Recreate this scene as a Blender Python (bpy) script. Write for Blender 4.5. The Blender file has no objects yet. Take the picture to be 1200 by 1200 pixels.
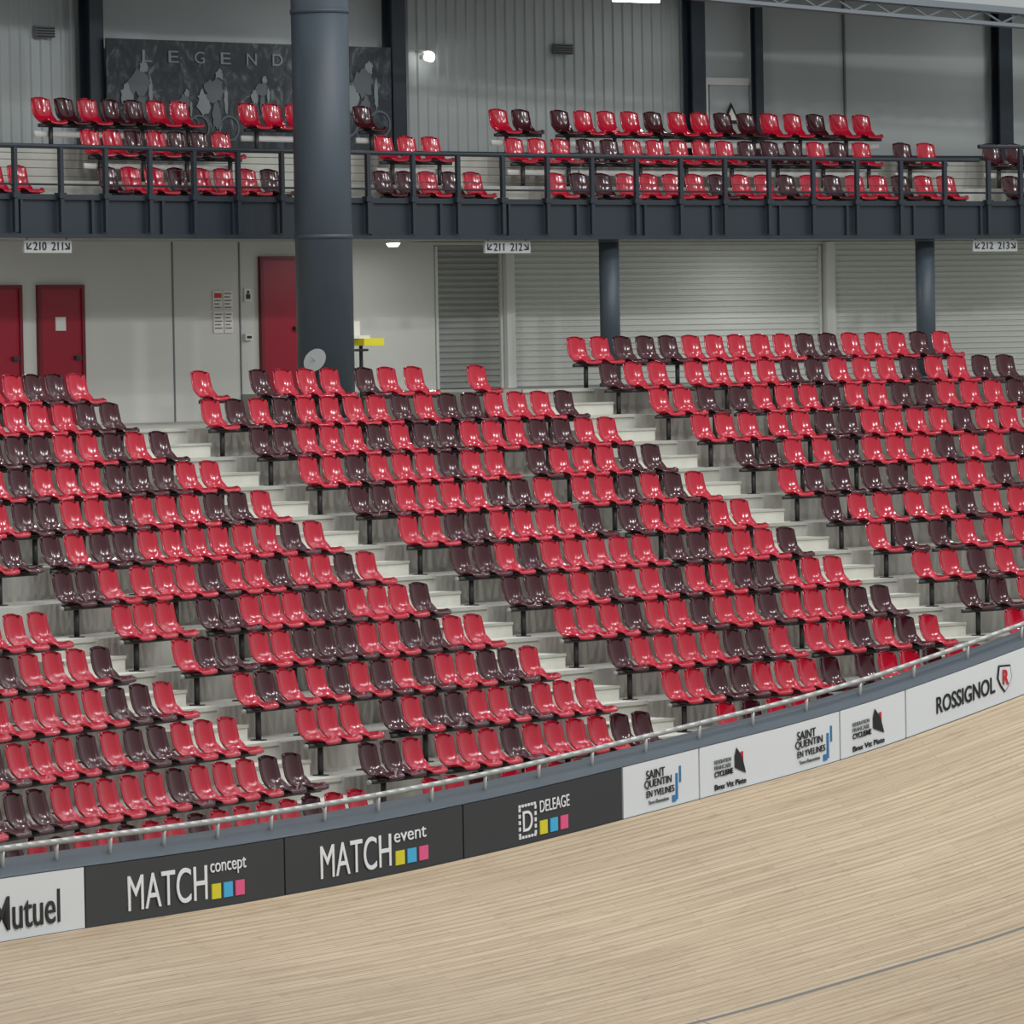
import bpy, math, random
from mathutils import Matrix, Vector
random.seed(7)
sc=bpy.context.scene
R=74.462; D=0.9011; H=0.4059
# ---------------------------------------------------------------- helpers
def pt(off,s,z):
    ph=s/R; r=R+off
    return Vector((r*math.sin(ph), r*math.cos(ph)-R, z))
def tv(s):
    ph=s/R; return Vector((math.cos(ph),-math.sin(ph),0))
def nv(s):
    ph=s/R; return Vector((math.sin(ph),math.cos(ph),0))
def lin(c):
    return tuple(((v/255)/12.92 if v/255<=.04045 else ((v/255+.055)/1.055)**2.4) for v in c)+(1,)
def mat(name,c,rough=.6,metal=0,noise=0,nscale=3,bump=0,coat=0,emit=0,spec=.5,stretch=None):
    m=bpy.data.materials.new(name); m.use_nodes=True; nt=m.node_tree
    b=nt.nodes["Principled BSDF"]; col=lin(c)
    b.inputs["Base Color"].default_value=col
    b.inputs["Roughness"].default_value=rough; b.inputs["Metallic"].default_value=metal
    b.inputs["Coat Weight"].default_value=coat; b.inputs["Coat Roughness"].default_value=.1
    b.inputs["Specular IOR Level"].default_value=spec
    if emit:
        b.inputs["Emission Color"].default_value=col; b.inputs["Emission Strength"].default_value=emit
    if noise:
        tc=nt.nodes.new("ShaderNodeTexCoord"); n=nt.nodes.new("ShaderNodeTexNoise")
        n.inputs["Scale"].default_value=nscale; n.inputs["Detail"].default_value=6
        src=tc.outputs["Object"]
        if stretch:
            mp=nt.nodes.new("ShaderNodeMapping"); mp.inputs["Scale"].default_value=stretch
            nt.links.new(src,mp.inputs[0]); src=mp.outputs[0]
        nt.links.new(src,n.inputs["Vector"])
        r=nt.nodes.new("ShaderNodeValToRGB")
        r.color_ramp.elements[0].position=.3; r.color_ramp.elements[1].position=.7
        r.color_ramp.elements[0].color=tuple(v*(1-noise) for v in col[:3])+(1,)
        r.color_ramp.elements[1].color=tuple(min(1,v*(1+noise)) for v in col[:3])+(1,)
        nt.links.new(n.outputs["Fac"],r.inputs[0]); nt.links.new(r.outputs[0],b.inputs["Base Color"])
        if bump:
            bp=nt.nodes.new("ShaderNodeBump"); bp.inputs["Strength"].default_value=bump; bp.inputs["Distance"].default_value=.02
            nt.links.new(n.outputs["Fac"],bp.inputs["Height"]); nt.links.new(bp.outputs[0],b.inputs["Normal"])
    return m
def link(ob,parent=None):
    sc.collection.objects.link(ob)
    if parent: ob.parent=parent
    return ob
def empty(name):
    e=bpy.data.objects.new(name,None); e.empty_display_size=.2; return link(e)
def mesh_ob(name,v,f,mats,mi=None,smooth=False,parent=None):
    me=bpy.data.meshes.new(name); me.from_pydata([tuple(p) for p in v],[],f)
    for m in (mats if isinstance(mats,(list,tuple)) else [mats]): me.materials.append(m)
    if mi: me.polygons.foreach_set("material_index",mi)
    if smooth: me.polygons.foreach_set("use_smooth",[True]*len(me.polygons))
    me.update()
    return link(bpy.data.objects.new(name,me),parent)
class B:
    def __init__(s): s.v=[];s.f=[];s.m=[]
    def add(s,v,f,m=0):
        o=len(s.v); s.v+=v; s.f+=[tuple(i+o for i in q) for q in f]; s.m+=[m]*len(f)
    def ring(s,prof,s0,s1,ds=.6,m=0,closed=True,zf=None,cap=True):
        n=max(1,int(math.ceil(abs(s1-s0)/ds))); k=len(prof); v=[];f=[]
        for i in range(n+1):
            ss=s0+(s1-s0)*i/n; dz=zf(ss) if zf else 0
            v+=[pt(o,ss,z+dz) for o,z in prof]
        for i in range(n):
            for j in range(k if closed else k-1):
                a=i*k+j;b=i*k+(j+1)%k; f.append((a,b,b+k,a+k))
        if closed and cap:
            f.append(tuple(range(k))[::-1]); f.append(tuple(n*k+j for j in range(k)))
        s.add(v,f,m)
    def box(s,o0,o1,z0,z1,s0,s1,m=0,ds=.6,zf=None):
        s.ring([(o0,z0),(o1,z0),(o1,z1),(o0,z1)],s0,s1,ds,m,True,zf)
    def cyl(s,p0,p1,r,m=0,n=12,r1=None):
        p0=Vector(p0);p1=Vector(p1);d=(p1-p0).normalized()
        a=d.orthogonal().normalized();b=d.cross(a); r1=r if r1 is None else r1
        v=[];f=[]
        for (p,q) in ((p0,r),(p1,r1)):
            v+=[p+a*q*math.cos(t*2*math.pi/n)+b*q*math.sin(t*2*math.pi/n) for t in range(n)]
        f=[(i,(i+1)%n,n+(i+1)%n,n+i) for i in range(n)]+[tuple(range(n))[::-1],tuple(range(n,2*n))]
        s.add(v,f,m)
    def tube(s,pts,r,m=0,n=8):
        for a,b in zip(pts,pts[1:]): s.cyl(a,b,r,m,n)
    def make(s,name,mats,smooth=False,parent=None):
        o=mesh_ob(name,s.v,s.f,mats,s.m,smooth,parent)
        return o
def interp(tab,x):
    if x<=tab[0][0]: return tab[0][1]
    for (a,b),(c,d) in zip(tab,tab[1:]):
        if x<=c:
            t=(x-a)/(c-a); return b+(d-b)*t
    return tab[-1][1]
def text(body,s0,s1,z0,z1,off,m,parent,tilt=0,name="lettering",ext=.004,bold=0):
    cu=bpy.data.curves.new(name,"FONT"); cu.body=body; cu.extrude=ext; cu.materials.append(m); cu.offset=bold
    cu.align_x='LEFT'
    ob=link(bpy.data.objects.new(name,cu)); bpy.context.view_layer.update()
    bb=ob.bound_box; x0=min(b[0] for b in bb);x1=max(b[0] for b in bb);y0=min(b[1] for b in bb);y1=max(b[1] for b in bb)
    W=(s1-s0)*(R+off)/R; sx=W/(x1-x0); sy=(z1-z0)/(y1-y0)
    sm=(s0+s1)/2; T=tv(sm); T=(T+Vector((0,0,math.tan(tilt)))); U=Vector((0,0,1)); N=T.cross(U).normalized()
    c=pt(off,sm,(z0+z1)/2)
    M=Matrix.Identity(4)
    for i in range(3):
        M[i][0]=T[i]*sx; M[i][1]=U[i]*sy; M[i][2]=N[i]
    o=c-T*sx*((x0+x1)/2)-U*sy*((y0+y1)/2)
    M[0][3],M[1][3],M[2][3]=o
    me2=bpy.data.meshes.new_from_object(ob); me2.transform(M)
    bpy.data.objects.remove(ob)
    o2=bpy.data.objects.new(name,me2); link(o2,parent); return o2
# ---------------------------------------------------------------- materials
RED=mat("seat_red_plastic",(180,8,42),.17,coat=.5,spec=.5)
MAR=mat("seat_maroon_plastic",(62,12,22),.17,coat=.4,spec=.4)
STEEL=mat("seat_frame_steel",(60,60,60),.5,.3)
WHITE=mat("white_paint",(215,215,210),.5)
CAPG=mat("tube_end_cap",(150,150,146),.5)
CONC=mat("concrete",(176,176,167),.85,noise=.17,nscale=1.6,bump=.2)
CONC2=mat("concrete_step",(204,204,193),.85,noise=.08,nscale=3,bump=.1)
FLOOR=mat("concourse_floor",(150,150,142),.8,noise=.1,nscale=2)
WALLL=mat("painted_wall",(200,201,194),.8,noise=.04,nscale=.6)
WALLU=mat("metal_cladding",(172,178,177),.55,noise=.05,nscale=.5)
SLATE=mat("dark_steel_paint",(38,47,55),.45)
SLATE2=mat("column_paint",(66,77,86),.45,noise=.08,nscale=1)
SLAT=mat("shutter_slats",(204,207,200),.5,metal=.0)
DGREY=mat("grey_shutter",(150,153,148),.6)
DOOR=mat("door_red",(146,14,40),.45)
DOORF=mat("door_frame",(110,20,36),.5)
BLACK=mat("black_paint",(22,22,24),.5)
BOARDK=mat("board_black",(50,52,54),.55,noise=.03,nscale=2)
BOARDW=mat("board_white",(228,231,231),.5)
INK=mat("ink_dark",(30,30,32),.6)
INKW=mat("ink_white",(240,240,240),.6)
YEL=mat("ink_yellow",(226,214,40),.6); CYA=mat("ink_cyan",(70,180,226),.6); PNK=mat("ink_pink",(236,90,140),.6)
BLU=mat("ink_blue",(60,120,170),.6); REDI=mat("ink_red",(200,40,50),.6); GRYI=mat("ink_grey",(112,114,116),.6)
LINEB=mat("line_grey",(112,110,110),.6); LIGHTI=mat("ink_light_grey",(126,132,135),.7); MIDI=mat("ink_mid_grey",(92,97,100),.7)
RAILM=mat("rail_galvanised",(186,188,184),.4,.4)
LAMP=mat("lamp_glow",(255,255,250),.5,emit=9)
CEIL=mat("ceiling_metal",(120,128,134),.6)
PAPER=mat("paper",(225,222,212),.8)
DISH=mat("dish_grey",(165,168,165),.6)
SIGN=mat("sign_panel",(176,180,178),.6)
# ---------------------------------------------------------------- terrace
TR=.62
b=B()
prof=[(4.98,-1.03)]
for k in range(1,14):
    z=-k*H-TR
    prof.append((-k*D-.65,z)) if k<13 else prof.append((-12.9,z))
    if k<13: prof.append((-k*D-.65,z-H))
prof+= [(-12.9,-7.5),(4.98,-7.5)]
b.ring(prof,-38,24,.5,0)
b.make("grandstand_terrace",[CONC])
b=B(); b.box(-.65,4.98,-1.03,-TR,-1.15,24,0,.5); b.make("floor_concourse",[FLOOR])
b=B(); b.box(-.65,.4,-1.03,-TR,-24,-11.6,0,.5); b.make("terrace_upper_step",[CONC])
def aisle(s0,s1,k0,k1):
    b=B()
    for k in range(k0,k1+1):
        fe=-(k-1)*D-.65; z=-k*H-TR
        b.box(fe-.45,fe+.0,z,z+H/2,s0,s1,0,.5)
        b.box(fe-.02,fe+.5,z+H,z+H+.012,s0,s1,0,.5)
        b.box(fe-.47,fe-.43,z+H/2-.03,z+H/2+.006,s0,s1,1,.5)
        b.box(fe-.03,fe+.02,z+H-.03,z+H+.02,s0,s1,1,.5)
    b.make("aisle_staircase",[CONC2,CONC])
aisle(-10.4,-8.75,2,13); aisle(-.5,1.05,1,13); aisle(-19.35,-17.9,8,13); aisle(10.3,12,1,13)
# ---------------------------------------------------------------- seats
rows=[(.045,.205,.150),(.060,.195,.185),(.058,.16,.205),(.048,.09,.212),(.030,.01,.215),(.008,-.07,.215),(-.025,-.14,.213),(-.075,-.185,.212),(-.15,-.205,.212),(-.24,-.205,.213),(-.33,-.19,.208),(-.385,-.185,.198),(-.415,-.20,.185),(-.42,-.225,.175)]
NX=9
def seat_template():
    v=[];f=[];n=len(rows)
    for layer in (0,1):
        for i,(y,z,w) in enumerate(rows):
            w*=.94
            for j in range(NX):
                t=-1+2*j/(NX-1); a=abs(t)
                zz=z-.035*a**3 if i==0 else z
                yy=y
                if i<8: yy-=.06*a**2.2*(1 if i>1 else .7)
                if i>=6: zz+=.04*a**3*(1 if i<11 else .4)
                if i<=1: zz-=.02*a**3
                if layer:
                    yy+= .014 if i<7 else 0; zz-=0 if i<6 else .014
                v.append(Vector((t*w,yy,zz)))
    def id(l,i,j): return l*n*NX+i*NX+j
    for i in range(n-1):
        for j in range(NX-1):
            f.append((id(0,i,j),id(0,i+1,j),id(0,i+1,j+1),id(0,i,j+1)))
            f.append((id(1,i,j),id(1,i,j+1),id(1,i+1,j+1),id(1,i+1,j)))
    for j in range(NX-1):
        f.append((id(0,0,j),id(0,0,j+1),id(1,0,j+1),id(1,0,j)))
        f.append((id(0,n-1,j+1),id(0,n-1,j),id(1,n-1,j),id(1,n-1,j+1)))
    for i in range(n-1):
        f.append((id(0,i+1,0),id(0,i,0),id(1,i,0),id(1,i+1,0)))
        f.append((id(0,i,NX-1),id(0,i+1,NX-1),id(1,i+1,NX-1),id(1,i,NX-1)))
    return v,f
SV,SF=seat_template()
def boxv(x0,x1,y0,y1,z0,z1):
    v=[Vector((x,y,z)) for x in (x0,x1) for y in (y0,y1) for z in (z0,z1)]
    return v,[(0,1,3,2),(4,6,7,5),(0,4,5,1),(2,3,7,6),(0,2,6,4),(1,5,7,3)]
def put(b,off,s,z,v,f,m,tilt=0):
    T=tv(s);N=nv(s);P=pt(off,s,z)
    b.add([P+T*p.x+N*(p.y+tilt*p.z)+Vector((0,0,p.z)) for p in v],f,m)
def seat(b,off,s,z,c,pitch,post,leg=TR):
    jx=random.uniform(-.008,.008)
    put(b,off,s+jx,z,SV,SF,0 if c=='R' else 1,random.uniform(-.03,.03))
    put(b,off,s,z,*boxv(-pitch/2-.01,pitch/2+.01,-.25,-.19,-.275,-.225),2)
    for dx in (-.1,.1): put(b,off,s,z,*boxv(dx-.015,dx+.015,-.34,-.08,-.235,-.21),2)
    if post:
        put(b,off,s,z,*boxv(-.025,.025,-.245,-.195,-leg,-.27),2)
        put(b,off,s,z,*boxv(-.06,.06,-.30,-.14,-leg,-leg+.015),2)
def cap(b,off,s,z,side=-1):
    T=tv(s);P=pt(off,s,z)
    c=P+T*side*.31+nv(s)*(-.22)+Vector((0,0,-.25))
    b.cyl(c-T*.02,c+T*.02,.03,4,12)
def rowfit(b,k,s0,s1,pat,gaps={}):
    r=(R-k*D)/R; span=(s1-s0)*r; n=len(pat); p=(span-sum(gaps.values()))/(n-1)
    x=0
    for i,c in enumerate(pat):
        x+=gaps.get(i,0)
        seat(b,-k*D,s0+x/r,-k*H,c,p,i%2==0); x+=p
    if k>=7: cap(b,-k*D,s0,-k*H)
def rnd(n): return "".join(random.choice("RRRDDRRD") for _ in range(n))
seatm=[RED,MAR,STEEL,WHITE,CAPG]
M={2:"RDRDRRRRDRDDRRRD",3:"DDRRRDRDDRRRDDRR",4:"RRDRRRDRRDRRRDD",5:"DDRRRRDDRRRDRDR",6:"RRDDRRRRDDRRDRR",7:"DDRDRRRRRDDRRRD",8:"DDRRDRRDRRDDRRR",9:"RRRDRRDRRDRRRDD",10:"DRRRRDDRRRDRDR",11:"RRDDRRRDDRRDRR",12:"RDRRDRRDDRRDR",13:"RRDRRDDRRRDRR"}
MG={4:{9:.4},5:{9:.33},6:{9:.3},7:{9:.2},10:{8:.26},11:{8:.28}}
b=B()
for k,p in M.items(): rowfit(b,k,-8.511,-.788,p,MG.get(k,{}))
for s,c in zip((-7.7,-6.45,-5.95,-5.45,-4.95,-4.2,-3.7,-3.12,-1.75),"RDRRRDRRR"): seat(b,-D,s,-H,c,.5,True)
b.make("stadium_seating_section",seatm,True)
L={7:"DDRRRRDRRDRRDR",8:"RRRDDRRRDDRRRD",9:"RDDRRDDDRRDDRR",10:"RDRRDRDRDRRDDR",11:"RRRDRDDRRDRRR",12:"DDRRRRDRRRRDD",13:"RRDRRRRDRRRR"}
LG={7:.18,8:.42,9:.25,10:.17,11:.4,12:.23,13:.2}
b=B()
for k,p in L.items(): rowfit(b,k,-17.67,-10.69,p,{3:LG[k]})
L2={2:"RRRRDD",3:"DDDRRDRD",4:"RDRRRDDDRR",5:"RDDRRDRRRDDR",6:"RD_DRDDRRRRRRDR"}
for k,p in L2.items():
    r=(R-k*D)/R; s=-10.69; q=p[::-1]+rnd(30); i=0
    while s>-25 and i<len(q):
        c=q[i]
        if c=='_': s-=.35/r
        else:
            seat(b,-k*D,s,-k*H,c,.5,i%2==0); s-=.5/r
        i+=1
for s,c in zip((-13.2,-12.7,-12.2,-11.76,-11.3,-10.85),"RRRDDR"): seat(b,-D,s+.5,-H,c,.5,True)
for s in (-12.9,-12.4,-11.9): seat(b,0,s,0,'R',.5,True)
b.make("stadium_seating_section",seatm,True)
LL={8:"RRR",9:"DRRRD",10:"RRRRDDR",11:"DRRRDRDDRRR",12:"DDRRRRRDRRRDD",13:"RRDRRDRRRRDRR"}
b=B()
for k,p in LL.items():
    r=(R-k*D)/R; s=-19.61; q=p[::-1]+rnd(30); i=0
    while s>-34:
        seat(b,-k*D,s,-k*H,q[i],.5,i%2==0); s-=.5/r; i+=1
b.make("stadium_seating_section",seatm,True)
RR={0:"RRDDDRRRRRDDRRRDR",1:"DRRRRRRDDRRRDRRDD",2:"RRDDRRRDRRDDRRRD",3:"RRRRRDDRRRRDRRRD",4:"DDRRDRRRDRRDRDR",5:"RDDDDRRRDRRDRD",6:"DRRRRDRRRDRDRD",7:"RDDRRRRDRRDRR",8:"RRDRRDRRDRRDR",9:"DDRRRDRRDRRD",10:"RDRRDRRDRRDR",11:"RRRDRRDRRDRR",12:"RDRRDRRDRRDR"}
RG={1:{3:.27},2:{3:.2},3:{3:.16},4:{3:.1},5:{3:.1},6:{3:.1},7:{2:.15}}
b=B()
for k,p in RR.items():
    if k==1: rowfit(b,k,1.15,9.95,p,RG[1])
    else: rowfit(b,k,1.332,9.35,p,RG.get(k,{}))
b.make("stadium_seating_section",seatm,True)
# ---------------------------------------------------------------- balcony
b=B()
b.ring([(2.30,1.82),(2.30,2.08),(3.62,2.08),(3.62,2.69),(4.42,2.69),(4.42,3.21),(6.99,3.21),(6.99,1.82)],-14,24,.6,0)
b.make("balcony_terrace",[CONC])
b=B()
b.box(2.14,2.28,1.80,2.36,-14,24,0)
b.box(2.08,2.29,2.34,2.42,-14,24,0); b.box(2.08,2.29,1.78,1.84,-14,24,0)
s=-12.6
while s<24:
    b.box(2.09,2.15,1.84,2.34,s,s+.05,0); s+=1.45
b.make("balcony_fascia_beam",[SLATE])
b=B()
posts=[-9.4,-8.4,-7.46]+[-7.46+.912*i for i in range(1,7)]+[-1.1]
s=-1.1
while s<12: 
    s+=.95; posts.append(s)
s=12.9
while s<24: posts.append(s); s+=.95
for i,s in enumerate(posts):
    hgt=3.12 if s<12.3 else 3.35
    b.box(2.02,2.08,1.86,hgt,s-.035,s+.035,0)
    b.box(2.0,2.12,2.36,2.44,s-.07,s+.07,0)
for (a,c,z) in ((-14,12.0,3.12),(12.0,24,3.35)):
    b.tube([pt(2.05,a+(c-a)*i/40,z) for i in range(41)],.036,0)
for z in (2.56,): b.tube([pt(2.05,-14+38*i/60,z) for i in range(61)],.016,0,6)
for z in (2.68,2.80,2.92,3.02): b.tube([pt(2.05,-14+38*i/60,z) for i in range(61)],.005,0,5)
b.make("balcony_railing",[SLATE])
b=B()
def brow(off,z,runs,tread):
    for s0,p,pitch in runs:
        for i,c in enumerate(p):
            seat(b,off,s0+pitch*i,z,c,pitch,i%2==0,leg=z-tread)
        b.box(off-.16,off-.12,z-.42,z-.33,s0-.25,s0+pitch*(len(p)-1)+.25,3)
brow(3.2,2.70,[(-8.2,"RRR",.48),(-5.42,"DRRDRRRD",.475),(.25,"DDRDR",.47),(3.87,"RDDRRRRDRRDRDRRDRR",.49),(13.6,"DRRDRR",.49)],2.08)
brow(4.0,3.30,[(-5.0,"RRDRDDR",.44),(.98,"RRR",.49),(3.70,"RRR",.48),(5.2,"DDRRRRRDDDRDR",.485),(11.9,"DR",.5),(13.8,"DDRR",.49)],2.69)
brow(4.8,3.82,[(-5.25,"RDRDDRR",.46),(-1.1,"RRR",.48),(1.25,"D",.48),(4.04,"RD",.48),(5.32,"DRRRDRRDDRRDRR",.488)],3.21)
b.make("balcony_seating",seatm,True)
# ---------------------------------------------------------------- walls
b=B()
b.box(5.0,5.2,-1.3,1.81,-14,2.84,0); b.box(5.0,5.2,1.76,1.81,2.84,24,0)
b.box(5.3,5.4,-1.3,1.81,2.7,24,0)
for s in (-2.5,-1.15,.35): b.box(4.985,5.0,-1.03,1.81,s-.012,s+.012,1)
b.make("wall_back_lower",[WALLL,GRYI])
def shutter(name,s0,s1,m,off=5.05,zb=-.62,zt=1.74):
    b=B(); prof=[]; z=zb
    while z<zt-.001:
        prof+=[(off,z),(off-.03,z+.02),(off-.03,z+.07),(off,z+.09)]; z+=.1
    prof+=[(off,zt),(off+.08,zt),(off+.08,zb)]
    b.ring(prof,s0,s1,.6,0); 
    b.box(off-.06,off+.02,zb,zt,s0,s0+.05,1); b.box(off-.06,off+.02,zb,zt,s1-.05,s1,1)
    b.make(name,[m,SLAT])
shutter("roller_shutter",2.86,4.24,DGREY)
shutter("roller_shutter",4.44,6.59,SLAT); shutter("roller_shutter",6.61,10.92,SLAT); shutter("roller_shutter",11.18,17,SLAT); shutter("roller_shutter",17.2,23,SLAT)
b=B()
for s in (4.34,11.05,17.1): b.box(4.9,5.25,-.62,1.8,s-.085,s+.085,0)
b.make("trim_shutter_posts",[WHITE])
def clad(name,s0,s1,off,z0,z1,rib,m):
    v=[];f=[];pts=[];s=s0
    while s<s1:
        if rib: pts+=[(s,off),(s+.09,off),(s+.105,off-.035),(s+.155,off-.035),(s+.17,off)]; s+=.2
        else: pts+=[(s,off),(min(s+.9,s1),off)]; s+=.915
    pts.append((s1,off))
    for s,o in pts: v+=[pt(o,s,z0),pt(o,s,z1)]
    f=[(2*i,2*i+2,2*i+3,2*i+1) for i in range(len(pts)-1)]
    mesh_ob(name,v,f,m)
clad("wall_back_upper",-14,-2.2,7.04,3.2,7.0,True,WALLU)
clad("wall_back_upper",-2.2,3.7,7.04,3.2,7.0,False,WALLU)
clad("wall_back_upper",3.7,9.8,7.04,3.2,7.0,True,WALLU)
clad("wall_back_upper",9.8,24,7.04,3.2,7.0,False,WALLU)
b=B(); b.box(6.99,7.03,3.22,6.34,12.95,12.98,1); b.box(6.9,6.99,3.22,3.4,-14,24,0)
b.make("trim_cladding",[SLATE,GRYI])
b=B(); b.box(2.6,7.3,6.35,6.5,-14,24,0); b.make("ceiling",[CEIL])
def icol(s,w,z0,z1,off):
    b=B(); 
    b.box(off-w*.5,off-w*.5+.03,z0,z1,s-w/2,s+w/2,0,5); b.box(off+w*.5-.03,off+w*.5,z0,z1,s-w/2,s+w/2,0,5)
    b.box(off-w*.5+.03,off+w*.5-.03,z0,z1,s-.03,s+.03,0,5); b.box(off-w*.6,off+w*.6,z0,z0+.03,s-w*.6,s+w*.6,0,5)
    b.make("steel_h_column",[SLATE])
for s in (-2.55,3.5,9.65,16.05): icol(s,.27,3.215,6.34,6.73)
icol(11.0,.15,3.215,6.0,6.8)
b=B(); b.box(6.9,6.98,4.62,4.75,9.9,10.9,1); b.box(6.9,6.98,3.4,4.7,9.95,10.05,1)
b.box(6.92,6.98,3.4,4.62,10.1,10.9,0)
b.make("door_upper",[WALLU,WHITE])
sg=empty("warning_sign")
v=[pt(6.88,10.32,3.95),pt(6.88,10.68,3.95),pt(6.88,10.5,4.32)]
v2=[p-nv(10.5)*.01 for p in v]
mesh_ob("triangle",v+v2,[(0,1,2),(5,4,3),(0,3,4,1),(1,4,5,2),(2,5,3,0)],INK,parent=sg)
v=[pt(6.86,10.39,4.0),pt(6.86,10.61,4.0),pt(6.86,10.5,4.22)]
mesh_ob("triangle_inner",v,[(0,1,2)],PAPER,parent=sg)
def rcol(name,off,s,r,z0,z1,n=40):
    b=B(); P=pt(off,s,z0);Q=pt(off,s,z1); b.cyl(P,Q,r,0,n)
    b.cyl(P,P+Vector((0,0,.06)),r*1.15,0,n)
    for zz in (1.74,5.15):
        if z0<zz<z1: b.cyl(pt(off,s,zz),pt(off,s,zz+.07),r*1.03,0,n)
    o=b.make(name,[SLATE2])
    for p in o.data.polygons: p.use_smooth=len(p.vertices)==4
rcol("support_column",.9,-3.16,.435,-1.03,7.2)
rcol("support_column",2.6,4.47,.165,-.62,1.80,24); rcol("support_column",2.6,11.25,.165,-.62,1.80,24)
# ---------------------------------------------------------------- banner
def banner_mat():
    m=bpy.data.materials.new("printed_banner"); m.use_nodes=True; nt=m.node_tree; bs=nt.nodes["Principled BSDF"]
    tc=nt.nodes.new("ShaderNodeTexCoord"); mp=nt.nodes.new("ShaderNodeMapping"); mp.inputs["Scale"].default_value=(1.8,1.8,1.2)
    n=nt.nodes.new("ShaderNodeTexNoise"); n.inputs["Scale"].default_value=1.8; n.inputs["Detail"].default_value=9; n.inputs["Distortion"].default_value=1.6; n.inputs["Roughness"].default_value=.65
    r=nt.nodes.new("ShaderNodeValToRGB"); e=r.color_ramp.elements
    e[0].position=.46; e[0].color=lin((46,50,55)); e[1].position=.72; e[1].color=lin((120,127,130))
    x=r.color_ramp.elements.new(.57); x.color=lin((64,70,74))
    nt.links.new(tc.outputs["Object"],mp.inputs[0]); nt.links.new(mp.outputs[0],n.inputs["Vector"]); nt.links.new(n.outputs["Fac"],r.inputs[0]); nt.links.new(r.outputs[0],bs.inputs["Base Color"])
    bs.inputs["Roughness"].default_value=.7
    return m
bn=empty("wall_banner")
b=B(); b.box(6.5,6.52,3.35,5.10,-2.45,3.25,0,.4); b.make("printed_sheet",[banner_mat()],parent=bn)
for i,c in enumerate("LEGEND"): text(c,-1.75+i*.52,-1.55+i*.52,4.74,4.93,6.485,LIGHTI,bn)
def blob(cs,cz,rs,rz,n=22,m=LIGHTI,j=.3,off=6.48):
    v=[pt(off,cs+rs*math.cos(t*6.283/n)*(1+random.uniform(-j,j)),cz+rz*math.sin(t*6.283/n)*(1+random.uniform(-j,j))) for t in range(n)]
    mesh_ob("rider_print",v,[tuple(range(n))],m,parent=bn)
def rider(s,z,k=1):
    blob(s+.12*k,z+.5*k,.08*k,.10*k); blob(s+.02,z+.25*k,.2*k,.2*k,m=MIDI)
    blob(s-.2*k,z+.05*k,.12*k,.2*k); blob(s+.25*k,z+.1*k,.04*k,.22*k); blob(s+.05*k,z-.15*k,.09*k,.22*k,m=MIDI)
    for a in (-.3,.3):
        n=20;v=[]
        for t in range(n):
            for rr in (.18*k,.21*k): v.append(pt(6.475,s+a*k+rr*math.cos(t*6.283/n),z-.35*k+rr*math.sin(t*6.283/n)))
        mesh_ob("wheel_print",v,[(2*t,2*t+1,(2*t+3)%(2*n),(2*t+2)%(2*n)) for t in range(n)],MIDI,parent=bn)
rider(-1.85,4.15,1.0); rider(-.95,3.95,.6); rider(-.35,4.05,1.0); rider(.6,4.2,.6); rider(2.65,4.2,1.1)
# ---------------------------------------------------------------- doors
def door(s0,s1,z0,z1,sign=True):
    e=empty("door"); b=B(); z0+=.012
    b.box(4.955,4.995,z0,z1,s0,s1,0); 
    b.box(4.93,4.995,z0,z1+.06,s0-.06,s0,1); b.box(4.93,4.995,z0,z1+.06,s1,s1+.06,1); b.box(4.93,4.995,z1,z1+.06,s0,s1,1)
    b.box(4.9,4.955,z0+1.0,z0+1.06,s1-.16,s1-.04,2)
    if sign: b.box(4.94,4.955,z0+1.45,z0+1.66,(s0+s1)/2-.12,(s0+s1)/2+.08,3)
    b.make("door_leaf",[DOOR,DOORF,STEEL,WHITE],parent=e)
door(-6.4,-5.62,-1.03,1.08,False); door(-5.18,-4.38,-1.03,1.08); door(-.71,.05,-.62,1.52,False)
b=B()
for (a,c,z0,z1,m) in ((-1.70,-1.52,.75,1.03,0),(-1.50,-1.31,.75,1.03,1),(-1.70,-1.5,.36,.70,0),(-1.48,-1.31,.36,.70,0)):
    b.box(4.975,4.995,z0,z1,a,c,0)
    for i in range(5): b.box(4.97,4.976,z1-.05-i*.055,z1-.03-i*.055,a+.02,c-.03-.03*(i%2),1)
b.box(4.965,4.976,.92,.99,-1.68,-1.54,2)
b.make("notice_board",[PAPER,GRYI,REDI])
b=B(); b.box(4.97,4.995,.86,1.07,-1.07,-.93,0); b.box(4.96,4.971,.90,.98,-1.04,-.96,1); b.box(4.96,4.971,.99,1.03,-1.02,-.98,1)
b.make("exit_sign",[WHITE,INK])
b=B(); b.box(4.93,4.995,.24,.34,-1.1,-.95,0); b.box(4.92,4.931,.27,.31,-1.07,-.98,1); b.make("wall_socket",[WHITE,INK])
def arrow(s,z,d,parent):
    v=[(0,0),(.1,0),(.1,.02),(.035,.02),(.1,.085),(.085,.1),(.02,.035),(.02,.1),(0,.1)]
    P=[pt(2.19,s+d*u,z+w) for u,w in v]
    mesh_ob("arrow",P,[tuple(range(9))],INK,parent=parent)
for s,t in ((-7.6,"210  211"),(1.97,"211  212"),(12.45,"212  213")):
    e=empty("hanging_sign"); b=B(); b.box(2.2,2.24,1.56,1.76,s-.48,s+.48,0); b.cyl(pt(2.22,s-.4,1.75),pt(2.22,s-.4,1.78),.01,1); b.cyl(pt(2.22,s+.4,1.75),pt(2.22,s+.4,1.78),.01,1)
    b.make("panel",[SIGN,STEEL],parent=e); text(t,s-.3,s+.3,1.60,1.72,2.19,INK,e)
    arrow(s-.44,1.61,1,e); arrow(s+.44,1.61,-1,e)
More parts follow.
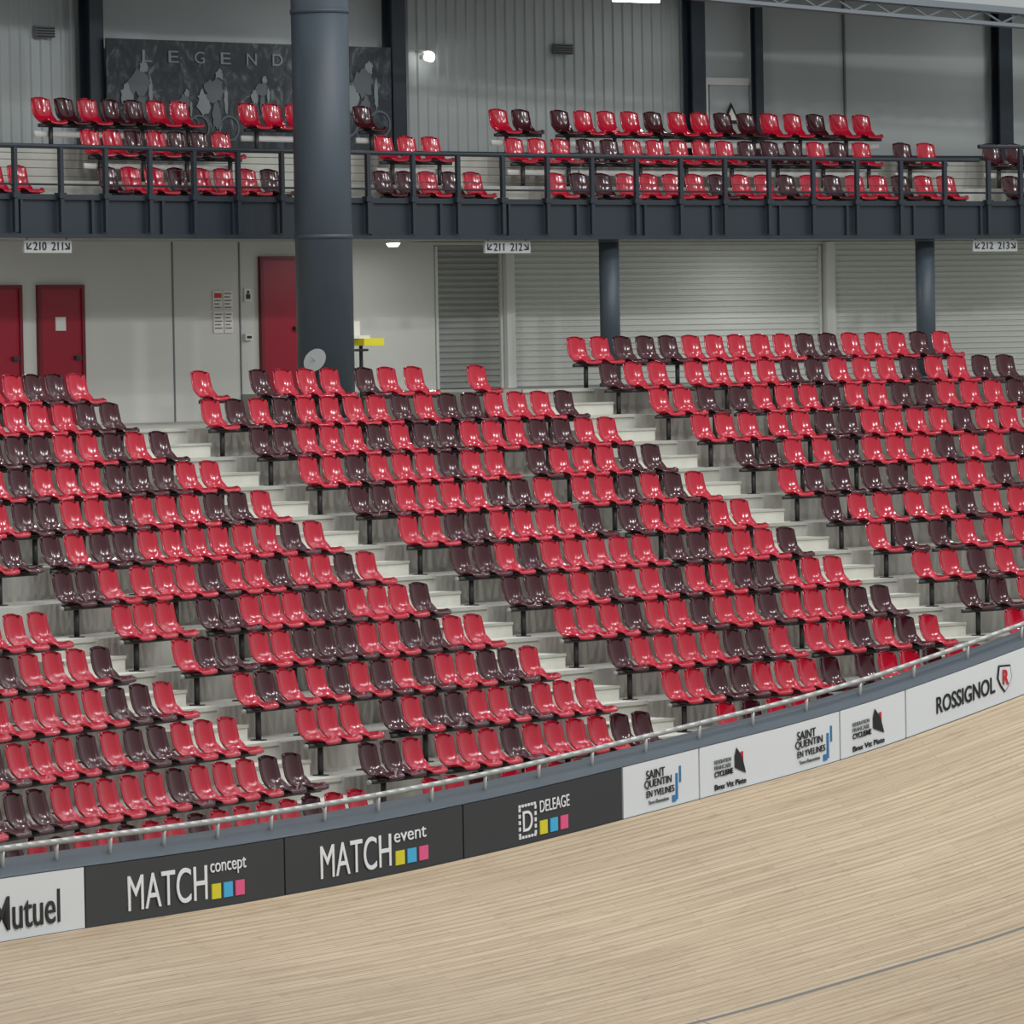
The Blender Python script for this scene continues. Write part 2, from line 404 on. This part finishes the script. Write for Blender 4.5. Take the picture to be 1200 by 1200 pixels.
def roundlamp(off,s,z,r=.1):
    e=empty("ceiling_lamp"); b=B(); P=pt(off,s,z); b.cyl(P+Vector((0,0,.05)),P+Vector((0,0,.1)),r*1.1,1,20); b.cyl(P,P+Vector((0,0,.05)),r*.7,0,20,r); b.make("diffuser",[LAMP,WHITE],parent=e)
roundlamp(3.5,.72,1.70,.11)
b=B(); P=pt(6.85,4.25,4.98); b.cyl(P,P-nv(4.25)*.12,.06,0,16,.085); b.cyl(P,P+nv(4.25)*.15,.03,1); b.box(6.8,6.95,5.05,5.10,4.1,4.4,1); b.make("wall_lamp",[LAMP,WHITE],True)
b=B(); b.box(4.4,4.52,5.84,5.93,6.25,7.15,0); b.box(4.38,4.54,5.93,5.98,6.2,7.2,1); b.cyl(pt(4.46,6.4,5.98),pt(4.46,6.4,6.34),.01,1); b.cyl(pt(4.46,7.0,5.98),pt(4.46,7.0,6.34),.01,1)
b.make("fluorescent_batten",[LAMP,WHITE])
for s in (7.1,-3.3):
    b=B(); b.box(6.9,6.98,5.1,5.28,s-.18,s+.18,0)
    for i in range(4): b.box(6.88,6.9,5.11+i*.042,5.13+i*.042,s-.17,s+.17,1)
    b.make("wall_vent",[GRYI,BLACK])
zf=lambda s: -(s-6)*.045
b=B()
b.box(2.0,2.25,5.95,6.06,3,24,0,.6,zf); b.box(2.0,2.25,5.72,5.78,3,24,0,.6,zf); b.box(2.0,2.2,6.06,6.6,3,24,1,.6,zf)
s=3
while s<24:
    b.tube([pt(2.12,s,5.78+zf(s)),pt(2.12,s+.4,5.96+zf(s+.4)),pt(2.12,s+.8,5.78+zf(s+.8))],.02,0,6); s+=.8
b.make("roof_girder",[CEIL,WALLU])
b=B(); s=-1.45; b.cyl(pt(1.9,s,-1.025),pt(1.9,s,.12),.03,0); b.cyl(pt(1.9,s,-1.025),pt(1.9,s,-.99),.2,0,20); b.box(1.7,2.1,.12,.23,s-.12,s+.3,1); b.box(1.8,2.05,.23,.28,s-.3,s+.1,2); b.box(2.0,2.05,.23,.5,s-.22,s+.08,2); b.cyl(pt(1.75,s-.5,.05),pt(1.75,s,.05),.02,0)
b.make("information_stand",[BLACK,YEL,PAPER])
b=B(); sm=-4.05; P=pt(.2,sm,-.12); n=28
ax=(Vector((-.9,-.25,.45))).normalized(); 
b.cyl(P,P+ax*.07,.05,0,n,.19); b.cyl(P-ax*.05,P,.05,1,n); b.cyl(P-ax*.02,pt(.2,sm,-1.02),.025,1); b.cyl(pt(.2,sm,-1.025),pt(.2,sm,-1.0),.15,1); b.cyl(P+ax*.07,P+ax*.2,.012,0)
b.make("dish_antenna",[DISH,BLACK])
# ---------------------------------------------------------------- barrier
BO=-13.11
bt=[(-40,-5.62),(-36,-5.68),(-32.14,-5.77),(-29.8,-5.83),(-27,-5.90),(-24.4,-5.93),(-22,-5.93),(-19.5,-5.89),(-17.3,-5.82),(-15.2,-5.72),(-12.2,-5.55),(-9.3,-5.36),(-6.8,-5.08),(-4.3,-4.74),(0,-4.1),(4,-3.5),(10,-2.8)]
def zb(s):
    w=1.6; return sum(interp(bt,s+w*(i/6-.5)*2) for i in range(7))/7
bar=empty("advertising_barrier")
def board(name,s0,s1,m):
    b=B(); b.box(BO,BO+.03,.03,.65,s0+.02,s1-.02,0,.3,zb); b.make(name,[m],parent=bar)
board("board_white_a",-38,-29.8,BOARDW); board("board_black_a",-29.8,-24.38,BOARDK); board("board_black_b",-24.38,-19.52,BOARDK); board("board_black_c",-19.52,-15.18,BOARDK)
board("board_white_b",-15.18,-13.1,BOARDW); board("board_white_c",-13.1,-9.28,BOARDW); board("board_white_d",-9.28,-7.5,BOARDW); board("board_white_e",-7.5,3,BOARDW)
b=B(); b.box(BO+.03,BO+.16,-1.2,.66,-38,6,0,.4,zb); b.ring([(BO+.0,.66),(BO+.16,.66),(BO+.3,.80),(BO+.24,.82)],-38,6,.4,0,True,zb); b.make("backing_wall",[SLATE2],parent=bar)
b=B(); b.tube([pt(BO+.12,-38+44*i/140,zb(-38+44*i/140)+.93) for i in range(141)],.032,0,8)
s=-37.5
while s<6:
    b.cyl(pt(BO+.14,s,zb(s)+.66),pt(BO+.12,s,zb(s)+.93),.022,0,8); s+=1.45
b.make("handrail",[RAILM],True,parent=bar)
def btext(body,s0,s1,v0,v1,m,bold=0):
    sm=(s0+s1)/2; tilt=math.atan2(zb(s1)-zb(s0),(s1-s0)*(R+BO)/R); z=zb(sm)
    text(body,s0,s1,z+v0,z+v1,BO-.012,m,bar,tilt,bold=bold)
def bsq(s0,s1,v0,v1,m):
    b=B(); b.box(BO-.012,BO+.001,v0,v1,s0,s1,0,.3,zb); b.make("logo_square",[m],parent=bar)
btext("Mutuel",-32.3,-30.5,.13,.47,INK,.002)
btext("MATCH",-28.65,-26.5,.13,.50,INKW); btext("concept",-26.42,-25.45,.36,.52,INKW)
btext("MATCH",-23.42,-21.5,.13,.50,INKW); btext("event",-21.42,-20.55,.38,.50,INKW)
for base in (-26.38,-21.38):
    for i,m in enumerate((YEL,CYA,PNK)): bsq(base+i*.32,base+i*.32+.24,.12,.28,m)
for i,m in enumerate((YEL,CYA,PNK)): bsq(-17.45+i*.28,-17.45+i*.28+.2,.10,.26,m)
btext("DELEAGE",-17.45,-16.65,.36,.50,INKW)
for i in range(6):
    u=-18.02+i*.082
    for v0 in (.1,.47): bsq(u,u+.05,v0,v0+.03,INKW)
for i in range(5):
    v0=.12+i*.075
    for u in (-18.02,-17.59): bsq(u,u+.045,v0,v0+.045,INKW)
btext("D",-17.92,-17.66,.18,.42,INKW)
for s in (-14.55,-10.45):
    btext("SAINT",s,s+.5,.43,.54,INK); btext("QUENTIN",s-.05,s+.68,.31,.42,INK); btext("EN YVELINES",s,s+.75,.21,.29,INK); btext("Terre d'innovations",s+.05,s+.6,.12,.17,GRYI)
    b=B(); b.box(BO-.012,BO,.1,.42,s+.8,s+.85,0,.3,zb); b.box(BO-.012,BO,.3,.5,s+.9,s+.94,0,.3,zb); b.box(BO-.012,BO,.08,.16,s+.7,s+.8,0,.3,zb); b.make("logo_strokes",[BLU],parent=bar)
for s in (-12.7,-8.95):
    btext("FEDERATION",s,s+.45,.40,.45,GRYI); btext("FRANCAISE",s,s+.45,.33,.38,GRYI); btext("CYCLISME",s,s+.5,.24,.31,INK,.02); btext("Bmx Vtt Piste",s,s+.85,.08,.15,INK,.01)
    T=[]; 
    for v,u in ((.2,.85),(.3,.55),(.45,.55),(.55,.6),(.42,.75)): T.append(pt(BO-.012,s+u,zb(s+u)+v))
    mesh_ob("logo_shape",T,[(0,1,2,3,4)],INK,parent=bar)
    bsq(s+.72,s+.78,.32,.48,REDI)
btext("ROSSIGNOL",-6.68,-5.1,.2,.42,INK,.012)
def shield(s,k,m,o):
    c=[(-.16,.52),(.16,.52),(.2,.35),(.12,.24),(0,.15),(-.12,.24),(-.2,.35)]
    T=[pt(BO-o,s+u*k,zb(s)+.34+(v-.34)*k) for u,v in c]; mesh_ob("logo_shield",T,[tuple(range(7))],m,parent=bar)
shield(-4.85,1,INK,.012); shield(-4.85,.86,BOARDW,.022)
zz=zb(-4.85)
text("R",-4.93,-4.77,zz+.26,zz+.46,BO-.036,REDI,bar,bold=.02)
# ---------------------------------------------------------------- track
def bank(s): return math.radians(interp([(-40,27),(-30,29),(-20,33),(-10,38),(0,42),(6,43)],s))
def trackp(s,w,e=0):
    a=bank(s)
    return pt(BO-.03-w*math.cos(a)-e*math.sin(a), s, zb(s)+.03-w*math.sin(a)+e*math.cos(a))
def wood():
    m=bpy.data.materials.new("track_pine_boards"); m.use_nodes=True; nt=m.node_tree; bs=nt.nodes["Principled BSDF"]
    uv=nt.nodes.new("ShaderNodeUVMap"); uv.uv_map="UVMap"
    def noise(sx,sy,det,lo,hi,c0,c1):
        mp=nt.nodes.new("ShaderNodeMapping"); mp.inputs["Scale"].default_value=(sx,sy,1)
        n=nt.nodes.new("ShaderNodeTexNoise"); n.inputs["Scale"].default_value=1; n.inputs["Detail"].default_value=det
        r=nt.nodes.new("ShaderNodeValToRGB"); r.color_ramp.elements[0].position=lo; r.color_ramp.elements[1].position=hi
        r.color_ramp.elements[0].color=c0; r.color_ramp.elements[1].color=c1
        nt.links.new(uv.outputs[0],mp.inputs[0]); nt.links.new(mp.outputs[0],n.inputs["Vector"]); nt.links.new(n.outputs["Fac"],r.inputs[0]); return r
    a=noise(.3,30,3,.33,.66,lin((176,154,124)),lin((200,180,150)))
    c=noise(.12,.35,3,.3,.7,(.88,.88,.88,1),(1.06,1.05,1.04,1))
    d=noise(1.6,24,2,.60,.70,(1,1,1,1),(.62,.57,.51,1))
    bk=nt.nodes.new("ShaderNodeTexBrick"); bk.inputs["Scale"].default_value=1; bk.inputs["Brick Width"].default_value=2.4; bk.inputs["Row Height"].default_value=.065
    bk.inputs["Mortar Size"].default_value=.008; bk.inputs["Mortar Smooth"].default_value=.6; bk.inputs["Color1"].default_value=(1,1,1,1); bk.inputs["Color2"].default_value=(.86,.84,.82,1); bk.inputs["Mortar"].default_value=(.55,.51,.46,1)
    nt.links.new(uv.outputs[0],bk.inputs["Vector"])
    def mul(x,y,f=1):
        k=nt.nodes.new("ShaderNodeMix"); k.data_type='RGBA'; k.blend_type='MULTIPLY'; k.inputs["Factor"].default_value=f
        nt.links.new(x,k.inputs[6]); nt.links.new(y,k.inputs[7]); return k.outputs[2]
    o=mul(mul(mul(a.outputs[0],c.outputs[0]),bk.outputs["Color"],.8),d.outputs[0],.5)
    nt.links.new(o,bs.inputs["Base Color"]); bs.inputs["Roughness"].default_value=.42
    return m
v=[];f=[];uvs=[]; NS=150; NW=16; WT=8.0
for i in range(NS+1):
    s=-44+52*i/NS
    for j in range(NW+1):
        w=WT*j/NW; v.append(trackp(s,w)); uvs.append((s*.82,w))
for i in range(NS):
    for j in range(NW):
        a=i*(NW+1)+j; f.append((a,a+1,a+NW+2,a+NW+1))
tr=mesh_ob("velodrome_track",v,f,wood(),smooth=True)
ul=tr.data.uv_layers.new(name="UVMap")
for lp in tr.data.loops: ul.data[lp.index].uv=uvs[lp.vertex_index]
def tline(name,f0,width,s0,s1,m,n=120):
    v=[];f=[]
    for i in range(n+1):
        s=s0+(s1-s0)*i/n; w=f0(s); v+=[trackp(s,w,.004),trackp(s,w+width,.004)]
    f=[(2*i,2*i+1,2*i+3,2*i+2) for i in range(n)]
    mesh_ob(name,v,f,m)
tline("stayer_line",lambda s:3.3,.03,-44,8,LINEB)
tline("track_seam_line",lambda s:3.25+(s+18.9)*.785,.015,-18.9,-17.4,LINEB,12)
b=B(); b.ring([(-19.0,-12),(-74,-12),(-74,-12.2),(-19.0,-12.2)],-60,40,2,0); b.make("floor",[FLOOR])
# ---------------------------------------------------------------- lights
def area(off,s,z,size,e,target=(-6,-6,-3),name="arena_floodlight",col=(.985,.99,1)):
    l=bpy.data.lights.new(name,"AREA"); l.shape='RECTANGLE'; l.size=size; l.size_y=size*.5; l.energy=e; l.color=col
    o=link(bpy.data.objects.new(name,l)); o.location=pt(off,s,z)
    d=pt(*[target[0],target[1],target[2]])-o.location; o.rotation_euler=d.to_track_quat('-Z','Y').to_euler(); return o
for s in (-38,-24,-10,4,18):
    area(-14,s,15,1.1,440,(-9,s,-4)); area(-27,s,14,1.1,850,(-8,s+1,-3))
for s in (-30,-21,-12,-3,6,15): area(-5,s,8.5,.5,105,(-6.5,s,-3))  # extra row of small lights added over the stand for glints on the seats
for s in (-8,1,9,17): area(3.5,s,1.74,.5,18,(3.5,s+.01,-1),"concourse_fill")  # unseen fill lights added under the balcony to brighten concourse and shutters
for s in (-6,2,9,16): area(5.2,s,6.2,.5,17,(5.2,s+.01,3),"balcony_fill")  # unseen fill lights added to lift the balcony seats and upper wall
w=bpy.data.worlds.new("w"); sc.world=w; w.use_nodes=True; w.node_tree.nodes["Background"].inputs[0].default_value=(.77,.79,.8,1); w.node_tree.nodes["Background"].inputs[1].default_value=.62
# ---------------------------------------------------------------- camera
th,pi_,ro=.775382,.0290381,.0178972
fw=Vector((math.sin(th),math.cos(th),0)); rt=Vector((math.cos(th),-math.sin(th),0))
F=fw*math.cos(pi_)-Vector((0,0,math.sin(pi_))); U=fw*math.sin(pi_)+Vector((0,0,math.cos(pi_)))
ex=rt*math.cos(ro)-U*math.sin(ro); ey=rt*math.sin(ro)+U*math.cos(ro); ez=-F
Mx=Matrix(((ex.x,ey.x,ez.x,-60.2519),(ex.y,ey.y,ez.y,-61.3541),(ex.z,ey.z,ez.z,-.0006),(0,0,0,1)))
cd=bpy.data.cameras.new("camera"); cd.sensor_width=36; cd.lens=6508.34/1200*36; cd.clip_end=600
cam=link(bpy.data.objects.new("camera",cd)); cam.matrix_world=Mx; sc.camera=cam
sc.view_settings.view_transform='Standard'
